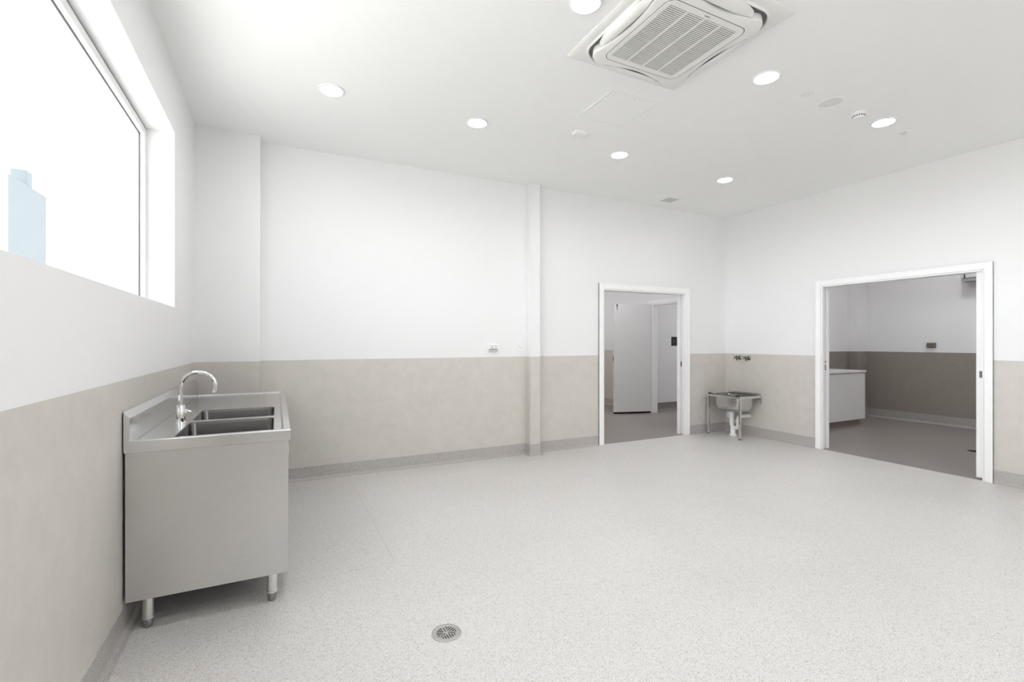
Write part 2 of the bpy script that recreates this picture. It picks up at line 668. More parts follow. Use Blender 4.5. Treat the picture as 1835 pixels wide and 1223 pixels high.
# unseen window added behind the viewer to brighten the far walls and ceiling
m = MB()
ya, yb_ = REAR - .225, REAR - .163
m.box(VX0, VX1, ya, yb_, WZ0, WZ0 + fw)
m.box(VX0, VX1, ya, yb_, WZ1 - fw, WZ1)
for x in (VX0, (VX0 + VX1) / 2, VX1 - fw):
    m.box(x, x + fw, ya, yb_, WZ0 + fw, WZ1 - fw)
win2 = struct(m.build('fill_window', M['window_alu'], bevel=.0015), 'added unseen window behind the viewer that brightens the room', 'window')
m = MB()
for a, b in ((VX0 + fw, (VX0 + VX1) / 2), ((VX0 + VX1) / 2 + fw, VX1 - fw)):
    m.box(a, b, REAR - .200, REAR - .194, WZ0 + fw, WZ1 - fw)
m.build('glass_pane', M['glass'], win2)


# ------------------------------------------------------------------ doorways
def architrave_x(m, x0, x1, yf, head, w_=.078, t=.016, side=-1):
    """casing on a wall facing +-y (front plane yf, projecting side*t)"""
    a, b = sorted((yf, yf + side * t))
    c0, c1 = sorted((yf, yf + side * (t + .004)))
    e = .006
    m.box(x0 - w_, x0 - e, a, b, 0, head + w_)
    m.box(x1 + e, x1 + w_, a, b, 0, head + w_)
    m.box(x0 - e, x1 + e, a, b, head + e, head + w_)
    # slightly thicker back edge
    m.box(x0 - w_, x0 - w_ + .014, c0, c1, 0, head + w_)
    m.box(x1 + w_ - .014, x1 + w_, c0, c1, 0, head + w_)
    m.box(x0 - w_ + .014, x1 + w_ - .014, c0, c1, head + w_ - .014, head + w_)


def architrave_y(m, y0, y1, xf, head, w_=.070, t=.016, side=-1):
    a, b = sorted((xf, xf + side * t))
    c0, c1 = sorted((xf, xf + side * (t + .004)))
    e = .006
    m.box(a, b, y0 - w_, y0 - e, 0, head + w_)
    m.box(a, b, y1 + e, y1 + w_, 0, head + w_)
    m.box(a, b, y0 - e, y1 + e, head + e, head + w_)
    m.box(c0, c1, y0 - w_, y0 - w_ + .014, 0, head + w_)
    m.box(c0, c1, y1 + w_ - .014, y1 + w_, 0, head + w_)
    m.box(c0, c1, y0 - w_ + .014, y1 + w_ - .014, head + w_ - .014, head + w_)


# door 1 : back wall, leaf slid away into the right-hand pocket
m = MB()
architrave_x(m, D1X0, D1X1, B, DH)
architrave_x(m, D1X0, D1X1, B + TH, DH, side=1)
j = .012
m.box(D1X0, D1X0 + j, B - .004, B + TH + .004, 0, DH)                  # left lining
m.box(D1X1 - j, D1X1, B - .004, B + .040, 0, DH)                       # right lining, split by pocket slot
m.box(D1X1 - j, D1X1, B + .092, B + TH + .004, 0, DH)
m.box(D1X0 + j, D1X1 - j, B - .004, B + .040, DH - j, DH)
m.box(D1X0 + j, D1X1 - j, B + .092, B + TH + .004, DH - j, DH)
m.box(D1X0 + j, D1X1 - j, B + .040, B + .092, DH - .004, DH)
d1 = struct(m.build('door_1', M['gloss_white'], bevel=.0015), 'white sliding-door frame in the back wall beside the corner trough', 'doorway')
m = MB()
m.box(D1X1 - .006, D1X1 + .0, B + .046, B + .086, .012, DH - .006)
lf = m.build('door_leaf', M['door_paint'], d1)
m = MB()
m.box(D1X1 - .0085, D1X1 - .006, B + .054, B + .078, 1.00, 1.085)
lp = m.build('latch_plate', M['steel_dull'], lf)
m = MB()
m.box(D1X1 - .0095, D1X1 - .0085, B + .059, B + .073, 1.022, 1.062)
m.build('latch_slot', M['black'], lf)

# door 2 : right wall, two leaves, right one just showing
m = MB()
architrave_y(m, D2Y0, D2Y1, R, DH2)
architrave_y(m, D2Y0, D2Y1, R + TH, DH2, side=1)
for (a, b) in ((D2Y0, D2Y0 + j), (D2Y1 - j, D2Y1)):
    m.box(R - .004, R + .040, a, b, 0, DH2)
    m.box(R + .092, R + TH + .004, a, b, 0, DH2)
m.box(R - .004, R + .040, D2Y0 + j, D2Y1 - j, DH2 - j, DH2)
m.box(R + .092, R + TH + .004, D2Y0 + j, D2Y1 - j, DH2 - j, DH2)
m.box(R + .040, R + .092, D2Y0 + j, D2Y1 - j, DH2 - .004, DH2)
d2 = struct(m.build('door_2', M['gloss_white'], bevel=.0015), 'wide white sliding-door frame in the right wall', 'doorway')
m = MB()
m.box(R + .046, R + .086, D2Y0 + .0, D2Y0 + .075, .014, DH2 - .006)
lf = m.build('door_leaf', M['gloss_white'], d2, bevel=.001)
m = MB()
m.box(R + .044, R + .046, D2Y0 + .020, D2Y0 + .052, 1.015, 1.085)
m.build('flush_pull', M['steel_dull'], lf, bevel=.004)
m = MB()
m.box(R + .0425, R + .044, D2Y0 + .028, D2Y0 + .044, 1.028, 1.045)
m.box(R + .0425, R + .044, D2Y0 + .028, D2Y0 + .044, 1.055, 1.072)
m.build('thumb_turn', M['gasket'], lf)
m = MB()
m.box(R + .046, R + .086, D2Y1 - .008, D2Y1, .014, DH2 - .006)
lf = m.build('door_leaf', M['door_paint'], d2, bevel=.001)
m = MB()
m.box(R + .056, R + .078, D2Y1 - .0095, D2Y1 - .008, 1.012, 1.080)
m.build('latch_plate', M['steel_dull'], lf)
m = MB()
m.lathe([(.010, 0), (.010, -.002)], (R + .067, D2Y1 - .008, 1.118), 'Y', 16)
m.build('lock_hole', M['black'], lf)

# ------------------------------------------------------------------ rooms beyond the doorways
# lobby behind the back wall
LX0, LX1, LY1 = 3.7, 7.15, 9.6
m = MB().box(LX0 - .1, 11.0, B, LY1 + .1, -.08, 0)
struct(m.build('floor_lobby', M['back_floor']), 'speckled vinyl floor of the lobby behind the back wall, dimness painted into its colour', 'floor')
m = MB().box(LX0 - .1, 11.0, B + .07, LY1 + .1, 2.9, 3.1)
struct(m.build('ceiling_lobby', M['ceiling']))
m = MB().box(LX0 - .1, LX0, B + TH, LY1 + .1, 0, 2.9)
struct(m.build('wall_lobby_left', M['wall']))
m = MB().box(LX0, 11.0, LY1, LY1 + .1, 0, 2.9)
struct(m.build('wall_lobby_far', M['wall']))
D3Y0, D3Y1, D3H = 6.20, 7.03, 2.10
m = MB()
m.box(LX1, LX1 + .12, D3Y1, LY1, 0, 2.9)
m.box(LX1, LX1 + .12, B + TH, D3Y0, 0, 2.9)
m.box(LX1, LX1 + .12, D3Y0, D3Y1, D3H, 2.9)
struct(m.build('wall_lobby_right', M['wall']), 'lobby wall with beige dado behind the open door', 'wall')
# passage beyond the open door: plain white walls
m = MB().box(LX1 + .12, 11.0, 7.25, 7.35, 0, 2.9)
struct(m.build('wall_passage_far', M['wall_plain']), 'plain wall of the passage carrying the black sign', 'wall')
m = MB().box(LX1 + .12, 11.0, B + .07, B + TH, 0, 2.9)
struct(m.build('wall_passage_near', M['wall_plain']))
m = MB().box(10.9, 11.0, B + TH, 7.25, 0, 2.9)
struct(m.build('wall_passage_end', M['wall_plain']))
m = MB()
cove(m, [(LX1, D3Y1 + .08), (LX1, LY1)])
struct(m.build('baseboard_lobby', M['skirt'], smooth=True), 'speckled skirting of the lobby', 'skirting')
m = MB()
cove(m, [(10.9, 7.25), (LX1 + .12, 7.25)], h=.148)
struct(m.build('baseboard_passage', M['back_floor'], smooth=True), 'dark skirting of the passage below the sign', 'skirting')
m = MB()
architrave_y(m, D3Y0, D3Y1, LX1, D3H, w_=.075)
m.box(LX1 - .004, LX1 + .124, D3Y0, D3Y0 + .02, 0, D3H)
m.box(LX1 - .004, LX1 + .124, D3Y1 - .02, D3Y1, 0, D3H)
m.box(LX1 - .004, LX1 + .124, D3Y0 + .02, D3Y1 - .02, D3H - .02, D3H)
struct(m.build('door_3', M['gloss_white'], bevel=.0015), 'white frame of the hinged door in the lobby', 'doorway')
# the open leaf
ang = math.atan2(7.262 - 7.055, 6.405 - 7.125)
ux, uy = math.cos(ang), math.sin(ang)
hx, hy = 7.120, 7.040
LW = .752
t3 = thing('hinged_door', (hx, hy, 0), 'grey white hinged door standing open in the lobby seen through the back doorway', 'door')
cx_, cy_ = hx + ux * LW / 2, hy + uy * LW / 2
m = MB()
m.obox((cx_, cy_), (ux, uy), (-uy, ux), LW / 2, .019, .034, 2.092)
m.build('door_leaf', M['door_paint'], t3, bevel=.0015)
m = MB()
m.obox((cx_, cy_), (ux, uy), (-uy, ux), LW / 2 - .004, .016, .0, .034)
m.build('drop_seal', M['void'], t3)
ex, ey = hx + ux * (LW - .055), hy + uy * (LW - .055)
nx_, ny_ = -uy, ux
if ny_ > 0:
    nx_, ny_ = -nx_, -ny_
m = MB()
m.lathe([(.014, 0), (.014, -.012)], (ex + nx_ * .022, ey + ny_ * .022, 2.075), 'Y', 14)
m.tube([(ex + nx_ * .024, ey + ny_ * .024, 2.075), (ex + nx_ * .06, ey + ny_ * .06, 2.065), (ex + nx_ * .06, ey + ny_ * .06, 2.03)], .008, 8)
m.build('coat_hook', M['gasket'], t3, smooth=True)
m = MB()
kx, ky = hx + ux * (LW + .006), hy + uy * (LW + .006)
m.obox((kx, ky), (ux, uy), (-uy, ux), .006, .011, 1.01, 1.09)
m.build('latch', M['steel_dull'], t3)

# black sign in the passage
t = thing('wall_sign', (7.96, 7.25, 1.383), 'small square black sign with grey lettering on the passage wall', 'sign')
m = MB().box(7.869, 8.051, 7.240, 7.249, 1.292, 1.474)
m.build('sign_panel', M['sign'], t, bevel=.001)
RX = Matrix.Rotation(PI / 2, 4, 'X')
letters('sign_lettering', 'LIC', .085, M['sign_text'], Matrix.Translation((7.945, 7.2395, 1.385)) @ RX, t)
m = MB().box(7.885, 8.03, 7.2392, 7.240, 1.314, 1.319)
m.build('sign_rule', M['sign_text'], t)

# side room behind the right wall
SX0, SX1, SY0, SY1 = R + TH, 10.5, .3, B
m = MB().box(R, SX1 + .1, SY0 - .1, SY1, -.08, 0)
struct(m.build('floor_side', M['back_floor']), 'speckled vinyl floor of the side room, dimness painted into its colour', 'floor')
m = MB().box(R + TH, SX1 + .1, SY0 - .1, SY1 + .07, H, H + .2)
struct(m.build('ceiling_side', M['ceiling']))
m = MB().box(SX1, SX1 + .1, SY0, SY1 + .0, 0, H)
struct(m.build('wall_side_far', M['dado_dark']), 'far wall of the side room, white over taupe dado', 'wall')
m = MB()
m.box(SX0, SX1 + .1, SY1, SY1 + .07, 0, H)
m.box(10.16, SX1, 4.987, SY1, 0, H)
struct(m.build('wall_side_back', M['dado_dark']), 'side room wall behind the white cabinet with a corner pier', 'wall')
m = MB().box(SX0, SX1 + .1, SY0 - .1, SY0, 0, H)
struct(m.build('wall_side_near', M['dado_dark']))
M['skirt_side'] = vinyl('speckled taupe skirting vinyl', (0.40, 0.375, 0.35), 0.9)
m = MB()
cove(m, [(SX1, SY0), (SX1, 4.987), (10.16, 4.987), (10.16, SY1), (SX0, SY1)], h=.15)
struct(m.build('baseboard_side', M['skirt_side'], smooth=True), 'speckled skirting round the side room', 'skirting')

# white cabinet in the side room
t = thing('base_cabinet', (8.55, 4.77, 0), 'white base cabinet with white worktop in the side room', 'cabinet')
m = MB().box(7.62, 9.405, 4.490, B - .012, .10, .862)
m.build('carcass', M['laminate'], t, bevel=.001)
m = MB()
m.box(7.60, 9.405, 4.470, 4.489, .103, .858)
m.build('end_panel', M['laminate'], t, bevel=.001)
m = MB().box(7.60, 9.42, 4.455, B - .010, .870, .900)
m.build('worktop', M['laminate'], t, bevel=.002)
m = MB().box(7.64, 9.35, 4.535, B - .03, 0, .10)
m.build('toe_kick', M['back_floor'], t)
m = MB().box(7.63, 9.40, 4.50, B - .02, .862, .870)
m.build('shadow_gap', M['grey_mid'], t)

# double outlet on the far wall
t = thing('wall_outlet', (SX1, 4.02, 1.315), 'dark brown grey double outlet on the side room wall above the dado', 'outlet')
m = MB()
m.loft([[(SX1 - .001, 3.958, 1.271), (SX1 - .001, 4.086, 1.271), (SX1 - .001, 4.086, 1.359), (SX1 - .001, 3.958, 1.359)],
        [(SX1 - .045, 3.965, 1.275), (SX1 - .045, 4.075, 1.275), (SX1 - .045, 4.075, 1.352), (SX1 - .045, 3.965, 1.352)]])
m.build('housing', M['bronze'], t, bevel=.004)
m = MB()
for y in (3.975, 4.025):
    m.box(SX1 - .049, SX1 - .045, y, y + .04, 1.288, 1.34)
m.build('flap', M['bronze'], t, bevel=.002)

# boxed unit high on the far wall
t = thing('wall_fan_unit', (10.4, 3.2, 2.45), 'grey boxed air unit high on the side room wall, black cord in front', 'air unit')
m = MB().box(10.30, SX1 - .001, 2.72, 3.567, 2.372, 2.66)
m.build('casing', M['plastic_grey'], t, bevel=.008)
m = MB().box(10.31, SX1 - .001, 2.73, 3.567, 2.320, 2.370)
m.build('base_rail', M['grey_mid'], t, bevel=.003)
m = MB()
m.tube([(10.288, 3.515, 2.66), (10.286, 3.517, 2.50), (10.287, 3.520, 2.365)], .0085, 8)
m.build('cord', M['black'], t, smooth=True)

# floor waste in the side room
t = thing('floor_waste', (8.50, 2.76, 0), 'dark round floor waste in the side room near the door frame', 'drain')
m = MB()
m.lathe([(.075, 0), (.075, .003), (.060, .0035), (.058, .001), (0.0005, .001)], (8.50, 2.76, 0.0005), 'Z', 40)
m.build('grate', M['dark_chrome'], t, smooth=True)
m = MB()
for k in range(-4, 5):
    hl = math.sqrt(.052 ** 2 - (k * .011) ** 2)
    m.box(8.50 + k * .011 - .003, 8.50 + k * .011 + .003, 2.76 - hl, 2.76 + hl, .0016, .0024)
m.build('slots', M['void'], t)

# ------------------------------------------------------------------ steel sink bench
X0, X1, Y0, Y1, ZT = .006, .716, 2.795, 4.988, .911
sink = thing('sink_bench', (.36, 3.89, 0), 'large stainless steel double bowl sink bench under the window', 'sink')
bowls = [(.185, .635, 2.872, 3.368), (.185, .635, 3.440, 3.915)]
m = MB()
bm = m.bm
# rim rings and pan
outer_lo = [(X0, Y0), (X1, Y0), (X1, Y1), (X0, Y1)]


def inset(d, dx0=None):
    return [(X0 + (d if dx0 is None else dx0), Y0 + d), (X1 - d, Y0 + d), (X1 - d, Y1 - d), (X0 + (d if dx0 is None else dx0), Y1 - d)]


rings = [[(x, y, ZT - .056) for x, y in inset(.001)], [(x, y, ZT - .004) for x, y in outer_lo],
         [(x, y, ZT) for x, y in inset(.002)], [(x, y, ZT) for x, y in inset(.034, .02)], [(x, y, ZT - .011) for x, y in inset(.044, .02)]]
rv = [[bm.verts.new(p) for p in r] for r in rings]
for a, b in zip(rv, rv[1:]):
    for i in range(4):
        m.face([a[i], a[(i + 1) % 4], b[(i + 1) % 4], b[i]])
edges = []
last = rv[-1]
for i in range(4):
    e = bm.edges.get((last[i], last[(i + 1) % 4]))
    edges.append(e)
for (a, b, c_, d_) in bowls:
    lp_ = [bm.verts.new(p) for p in rrect((a + b) / 2, (c_ + d_) / 2, (b - a) / 2, (d_ - c_) / 2, .028, ZT - .011)]
    for i in range(len(lp_)):
        edges.append(bm.edges.new((lp_[i], lp_[(i + 1) % len(lp_)])))
bmesh.ops.triangle_fill(bm, use_beauty=True, use_dissolve=False, edges=edges, normal=(0, 0, 1))
m.build('worktop', M['steel_y'], sink, bevel=.0)
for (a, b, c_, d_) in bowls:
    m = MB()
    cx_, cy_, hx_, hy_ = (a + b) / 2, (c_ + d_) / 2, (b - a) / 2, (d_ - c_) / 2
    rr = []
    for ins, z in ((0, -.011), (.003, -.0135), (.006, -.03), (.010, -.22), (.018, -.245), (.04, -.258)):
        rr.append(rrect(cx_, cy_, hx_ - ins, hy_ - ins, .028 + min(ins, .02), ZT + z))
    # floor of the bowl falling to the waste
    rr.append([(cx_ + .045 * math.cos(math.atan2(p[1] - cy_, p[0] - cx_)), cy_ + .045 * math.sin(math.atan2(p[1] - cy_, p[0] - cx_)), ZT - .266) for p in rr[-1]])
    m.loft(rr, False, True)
    bo = m.build('bowl', M['steel_bowl_shaded'], sink, smooth=True)
    m = MB()
    m.lathe([(.045, 0), (.045, .003), (.034, .004), (.030, -.004), (.001, -.004)], (cx_, cy_, ZT - .2655), 'Z', 24)
    m.build('waste', M['steel_leg'], bo, smooth=True)
# upstand against the wall: flat sheet with sloping cap
m = MB()
xs0, xs1 = X0, .030
m.loft([[(xs0, y, ZT - .002), (xs1, y, ZT - .002), (xs1, y, 1.018), (xs0, y, 1.050)] for y in (Y0, Y1)])
m.build('upstand', M['steel_y'], sink, bevel=.0012)
# cabinet body: end panel, back, base, far end, doors
m = MB().box(.012, .704, Y0 + .003, Y0 + .022, .152, ZT - .056)
m.build('end_panel', M['steel_z'], sink, bevel=.0012)
m = MB()
m.box(.012, .030, Y0 + .022, Y1 - .01, .152, ZT - .056)
m.box(.030, .690, Y0 + .022, Y1 - .03, .152, .165)
m.box(.012, .704, Y1 - .03, Y1 - .01, .152, ZT - .056)
m.build('carcass', M['steel_z'], sink)
ny = (Y1 - Y0 - .04) / 4
for k in range(4):
    y0_ = Y0 + .024 + k * ny
    m = MB().box(.688, .703, y0_, y0_ + ny - .004, .156, ZT - .062)
    dr = m.build('door', M['steel_z'], sink, bevel=.001)
    yy = y0_ + (.04 if k % 2 else ny - .05)
    m = MB().box(.703, .716, yy, yy + .012, .62, .76)
    m.build('handle', M['steel_leg'], dr, bevel=.003)
for y in (2.842, 3.87, 4.90):
    for x in (.092, .627):
        m = MB()
        m.lathe([(.024, .152), (.024, .056), (.0255, .055), (.0265, .047), (.0255, .045)], (x, y, 0), 'Z', 28)
        lg = m.build('leg', M['steel_leg'], sink, smooth=True)
        m = MB()
        m.lathe([(.021, .046), (.022, .030), (.019, .016), (.017, .006), (.015, .0)], (x, y, 0), 'Z', 28)
        ft = m.build('foot', M['steel_dull'], lg, smooth=True)
# gooseneck faucet
fx, fy, fz = .140, 3.385, ZT - .011
m = MB()
m.lathe([(.027, 0), (.027, .004), (.0235, .006), (.0235, .100), (.022, .104), (.012, .104)], (fx, fy, fz), 'Z', 32)
fa = m.build('faucet', M['chrome'], sink, smooth=True)
m = MB()
rr_ = .088
pts = [(fx, fy, fz + .104), (fx, fy, fz + .15), (fx, fy, fz + .19)]
zc = fz + .208
for i in range(0, 21):
    a = PI - (PI * 1.06) * i / 20
    pts.append((fx + rr_ + rr_ * math.cos(a), fy, zc + rr_ * math.sin(a)))
p = Vector(pts[-1])
pts.append((p.x - .003, fy, p.z - .018))
m.tube(pts, .0115, 18)
sp_ = m.build('spout', M['chrome'], fa, smooth=True)
m = MB()
m.lathe([(.0125, 0), (.0125, -.016), (.009, -.018)], (pts[-1][0], fy, pts[-1][2] + .012), 'Z', 20)
m.build('aerator', M['chrome'], sp_, smooth=True)
m = MB()
m.tube([(fx + .018, fy - .005, fz + .068), (fx + .036, fy - .008, fz + .068)], .012, 16)
m.tube([(fx + .034, fy - .008, fz + .070), (fx + .052, fy - .010, fz + .062)], [.005, .004], 12)
m.build('lever', M['chrome'], fa, smooth=True)

# ------------------------------------------------------------------ cleaner's trough in the corner
tx0, tx1, ty0, ty1 = 6.440, 6.900, 4.530, 5.100
tr_ = thing('bucket_sink', (6.67, 4.82, 0), 'small steel bucket sink on two front legs in the far corner', 'sink')
m = MB()
zt, zb = .598, .566
rw = .028
m.box(tx0, tx0 + rw, ty0, ty1, zb, zt)
m.box(tx1 - rw, tx1, ty0, ty1, zb, zt)
m.box(tx0 + rw, tx1 - rw, ty0, ty0 + rw, zb, zt)
m.box(tx0 + rw, tx1 - rw, ty1 - rw, ty1, zb, zt)
m.box(tx1 - .004, tx1 + .006, ty0 + .02, ty1, zt, zt + .030)
m.build('rim', M['steel_leg'], tr_, bevel=.002)
m = MB()
bx, by, bhx, bhy = (6.480 + 6.805) / 2, (4.572 + 5.010) / 2, (6.805 - 6.480) / 2, (5.010 - 4.572) / 2
prof = [(-.022, .592), (0, .590), (.002, .575), (.010, .45), (.022, .40), (.045, .375), (.08, .365)]
m.loft([rrect(bx, by, bhx - i_, bhy - i_, max(.02, .05 - i_ * .1), z) for i_, z in prof], False, True)
m.build('bowl', M['steel_trough'], tr_, smooth=True)
m = MB()
for k in range(5):
    y = 4.60 + k * .098
    m.box(tx0 + .01, tx1 - .05, y, y + .016, zt, zt + .010)
m.box(tx0 + .01, tx0 + .028, 4.575, 5.03, zt, zt + .012)
m.box(tx1 - .068, tx1 - .050, 4.575, 5.03, zt, zt + .012)
gr = m.build('bucket_grate', M['dark_chrome'], tr_, bevel=.002)
for (x, y) in ((tx0 + .012, ty1 - .045), (tx0 + .012, ty0 + .045)):
    m = MB().box(x - .012, x + .018, y - .022, y + .022, zt + .001, zt + .018)
    m.build('rubber_buffer', M['black'], gr, bevel=.003)
for y in (ty0 + .013, ty1 - .015):
    m = MB().box(tx0 + .004, tx0 + .030, y - .015, y + .015, .012, zb)
    lg = m.build('leg', M['steel_leg'], tr_, bevel=.002)
    m = MB().lathe([(.022, 0), (.022, .005), (.009, .008), (.009, .014)], (tx0 + .017, y, 0), 'Z', 20)
    m.build('foot', M['dark_chrome'], lg, smooth=True)
m = MB().box(tx1 - .018, tx1 + .008, ty0 - .004, ty0 + .010, .478, zt)
m.build('wall_bracket', M['steel_leg'], tr_, bevel=.001)
m = MB().lathe([(.012, .0), (.012, .010), (.015, .012), (.015, .034), (.013, .036)], (tx0 + .03, 4.735, zt + .002), 'Z', 20)
m.build('plug_knob', M['chrome'], tr_, smooth=True)
# waste trap
px_, py_ = 6.655, 4.838
m = MB()
m.lathe([(.050, .368), (.050, .352), (.038, .345), (.036, .322), (.042, .320), (.042, .300), (.031, .298), (.031, .16)], (px_, py_, 0), 'Z', 24)
pts = [(px_, py_, .20)]
for i in range(13):
    a = PI + PI * i / 12
    pts.append((px_, py_ - .056 - .056 * math.cos(a), .168 + .056 * math.sin(a)))
pts += [(px_, py_ - .112, .21), (px_, py_ - .112, .245), (px_ + .012, py_ - .110, .272), (px_ + .04, py_ - .108, .285),
        (px_ + .12, py_ - .10, .284), (R - .004, py_ - .10, .282)]
m.tube(pts, .0285, 18)
m.lathe([(.036, .242), (.038, .238), (.038, .214), (.036, .210)], (px_, py_ - .112, 0), 'Z', 20)
m.lathe([(.030, .125), (.034, .115), (.036, .02), (.056, .018), (.056, .0)], (px_, py_ - .020, 0), 'Z', 24)
for k in range(3):   # spare inlet spigots on the side
    m.tube([(px_, py_ + .022, .318 - .034 * k), (px_ - .01, py_ + .070, .345 - .034 * k)], [.014, .011], 10)
m.build('waste_trap', M['pvc'], tr_, smooth=True)

# wall taps above the trough
tp = thing('wall_tap', (R, 4.898, 1.138), 'dark chrome wall tap nearer the corner, above the bucket sink', 'tap', 'wall taps above the bucket sink')
ox, oy, oz = R, 4.898, 1.138
m = MB().lathe([(.034, 0), (.034, -.006), (.024, -.014), (.018, -.018)], (ox - .0005, oy, oz), 'X', 28)
m.build('flange', M['dark_chrome'], tp, smooth=True)
m = MB()
m.lathe([(.0165, -.010), (.0165, -.055), (.020, -.058), (.020, -.074), (.012, -.080), (.011, -.090)], (ox, oy, oz + .004), 'X', 24)
m.tube([(ox - .045, oy, oz + .006), (ox - .055, oy, oz - .02), (ox - .066, oy, oz - .040)], [.014, .013, .012], 14)
m.build('tap_body', M['dark_chrome'], tp, smooth=True)
m = MB()
for a in (45, 135, 225, 315):
    ca, sa = math.cos(math.radians(a)), math.sin(math.radians(a))
    m.tube([(ox - .094, oy, oz + .004), (ox - .100, oy + ca * .022, oz + .004 + sa * .022), (ox - .108, oy + ca * .036, oz + .004 + sa * .036)], [.0075, .006, .0085], 10)
m.lathe([(.014, -.086), (.016, -.092), (.014, -.102), (.004, -.104)], (ox, oy, oz + .004), 'X', 20)
m.build('tap_handle', M['dark_chrome'], tp, smooth=True)
t2 = copy_tree(tp)
t2.location = (R, 4.747, 1.135)
t2['label'] = 'dark chrome wall tap nearer the wide doorway, above the bucket sink'

# ------------------------------------------------------------------ floor drain in the main room
dc = (1.368, 2.152)
t = thing('floor_drain', (dc[0], dc[1], 0), 'round steel floor drain with slotted grate in the foreground floor', 'drain')
m = MB()
m.lathe([(.070, 0), (.070, .0015), (.066, .0025), (.058, .0025), (.057, .0012)], (dc[0], dc[1], .0003), 'Z', 56, True, False)
m.build('drain_ring', M['steel_drain'], t, smooth=True)
m = MB()
m.lathe([(.057, 0), (.0565, .0020), (.0005, .0022)], (dc[0], dc[1], .0003), 'Z', 56, True, True)
dg = m.build('drain_grate', M['steel_drain'], t, smooth=True)
m = MB()
base_a = -YAW
zs0, zs1 = .0023, .0030


def slot(a, u0, u1, v, wd):
    ca, sa = math.cos(a), math.sin(a)
    um, hl = (u0 + u1) / 2, (u1 - u0) / 2
    m.obox((dc[0] + ca * um - sa * v, dc[1] + sa * um + ca * v), (ca, sa), (-sa, ca), hl, wd / 2, zs0, zs1)


for k in range(3):
    slot(base_a + 2 * PI * k / 3, .008, .042, 0, .004)
    a = base_a + PI / 3 + 2 * PI * k / 3
    for i_ in range(3):
        v = .0060 + i_ * .0112
        u0 = v / math.tan(math.radians(60)) + .010
        u1 = math.sqrt(.047 ** 2 - v ** 2)
        if u1 - u0 > .004:
            slot(a, u0, u1, v, .0046)
            slot(a, u0, u1, -v, .0046)
m.build('slots', M['void'], t)

# ------------------------------------------------------------------ power point and switch on the back wall
t = thing('power_outlet', (2.94, B, 1.306), 'white double power outlet with hood on the back wall above the dado', 'outlet')
m = MB()
yb = B - .0005
m.loft([[(2.876, yb, 1.262), (3.006, yb, 1.262), (3.006, yb, 1.350), (2.876, yb, 1.350)],
        [(2.878, yb - .012, 1.264), (3.004, yb - .012, 1.264), (3.004, yb - .012, 1.349), (2.878, yb - .012, 1.349)]])
m.build('back_plate', M['plastic'], t, bevel=.002)
m = MB()
m.loft([[(2.886, yb - .011, 1.285), (2.998, yb - .011, 1.285), (2.998, yb - .011, 1.347), (2.886, yb - .011, 1.347)],
        [(2.890, yb - .055, 1.293), (2.994, yb - .055, 1.293), (2.994, yb - .045, 1.347), (2.890, yb - .045, 1.347)]])
hd = m.build('hood', M['plastic'], t, bevel=.003)
m = MB()
for x in (2.902, 2.948):
    m.loft([[(x, yb - .0545, 1.298), (x + .034, yb - .0545, 1.298), (x + .034, yb - .047, 1.338), (x, yb - .047, 1.338)],
            [(x + .003, yb - .0565, 1.301), (x + .031, yb - .0565, 1.301), (x + .031, yb - .049, 1.335), (x + .003, yb - .049, 1.335)]])
m.build('socket_flap', M['plastic_grey'], hd)
m = MB().box(2.882, 3.000, yb - .034, yb - .011, 1.264, 1.285)
m.build('shaded_lip', M['plastic_grey'], t, bevel=.003)  # grey colour stands in for the shade below the hood

t = thing('light_switch', (3.307, B, 1.317), 'flat white wall switch plate beside the slim column', 'switch')
m = MB().box(3.270, 3.344, B - .009, B - .0005, 1.259, 1.375)
m.build('switch_plate', M['plastic'], t, bevel=.003)
m = MB().box(3.291, 3.302, B - .013, B - .009, 1.312, 1.332)
m.box(3.313, 3.324, B - .013, B - .009, 1.292, 1.312)
m.build('rocker', M['plastic_grey'], t, bevel=.0015)

# ------------------------------------------------------------------ ceiling: cassette air conditioner
ax, ay = 2.858, 2.205
ac = thing('ceiling_air_conditioner', (ax, ay, H), 'large square white cassette air conditioner with grille in the ceiling', 'air conditioner')
m = MB()
m.loft([rrect(ax, ay, .475, .475, .012, H - .0005, 3), rrect(ax, ay, .475, .475, .012, H - .010, 3),
        rrect(ax, ay, .468, .468, .012, H - .016, 3), rrect(ax, ay, .44, .44, .06, H - .018, 3)], True, True)
m.build('ceiling_flange', M['ac_white'], ac, smooth=True)
# outer rounded surround, a dished channel, then the centre body
m = MB()
o1 = [rrect(ax, ay, .424, .424, .150, H - .017, 10), rrect(ax, ay, .422, .422, .149, H - .026, 10), rrect(ax, ay, .417, .417, .146, H - .031, 10),
      rrect(ax, ay, .412, .412, .143, H - .030, 10), rrect(ax, ay, .410, .410, .142, H - .0188, 10)]
m.loft(o1, False, False)
m.build('surround', M['ac_white'], ac, smooth=True)
m = MB()
m.loft([rrect(ax, ay, .411, .411, .143, H - .0185, 10), rrect(ax, ay, .33, .33, .11, H - .0185, 10)], False, True)
m.build('air_channel', M['ac_dark'], ac)
m = MB()


def body_ring(s, r, z, dent):
    pts = rrect(ax, ay, s, s, r, z, 10)
    out = []
    for (x, y, z_) in pts:
        out.append((x, y, z_))
    return out


# centre body: rounded square whose sides are waisted where the louvres sit
def waist(s, z, dent, n=96):
    pts = []
    for i in range(n):
        a = 2 * PI * i / n
        ca, sa = math.cos(a), math.sin(a)
        e_ = 6.0
        rad = s / ((abs(ca) ** e_ + abs(sa) ** e_) ** (1 / e_))
        d = dent * (max(0, abs(math.cos(2 * a)) - .30) / .70) ** .5 if abs(math.cos(2 * a)) > .30 else 0
        rad -= d
        pts.append((ax + rad * ca, ay + rad * sa, z))
    return pts


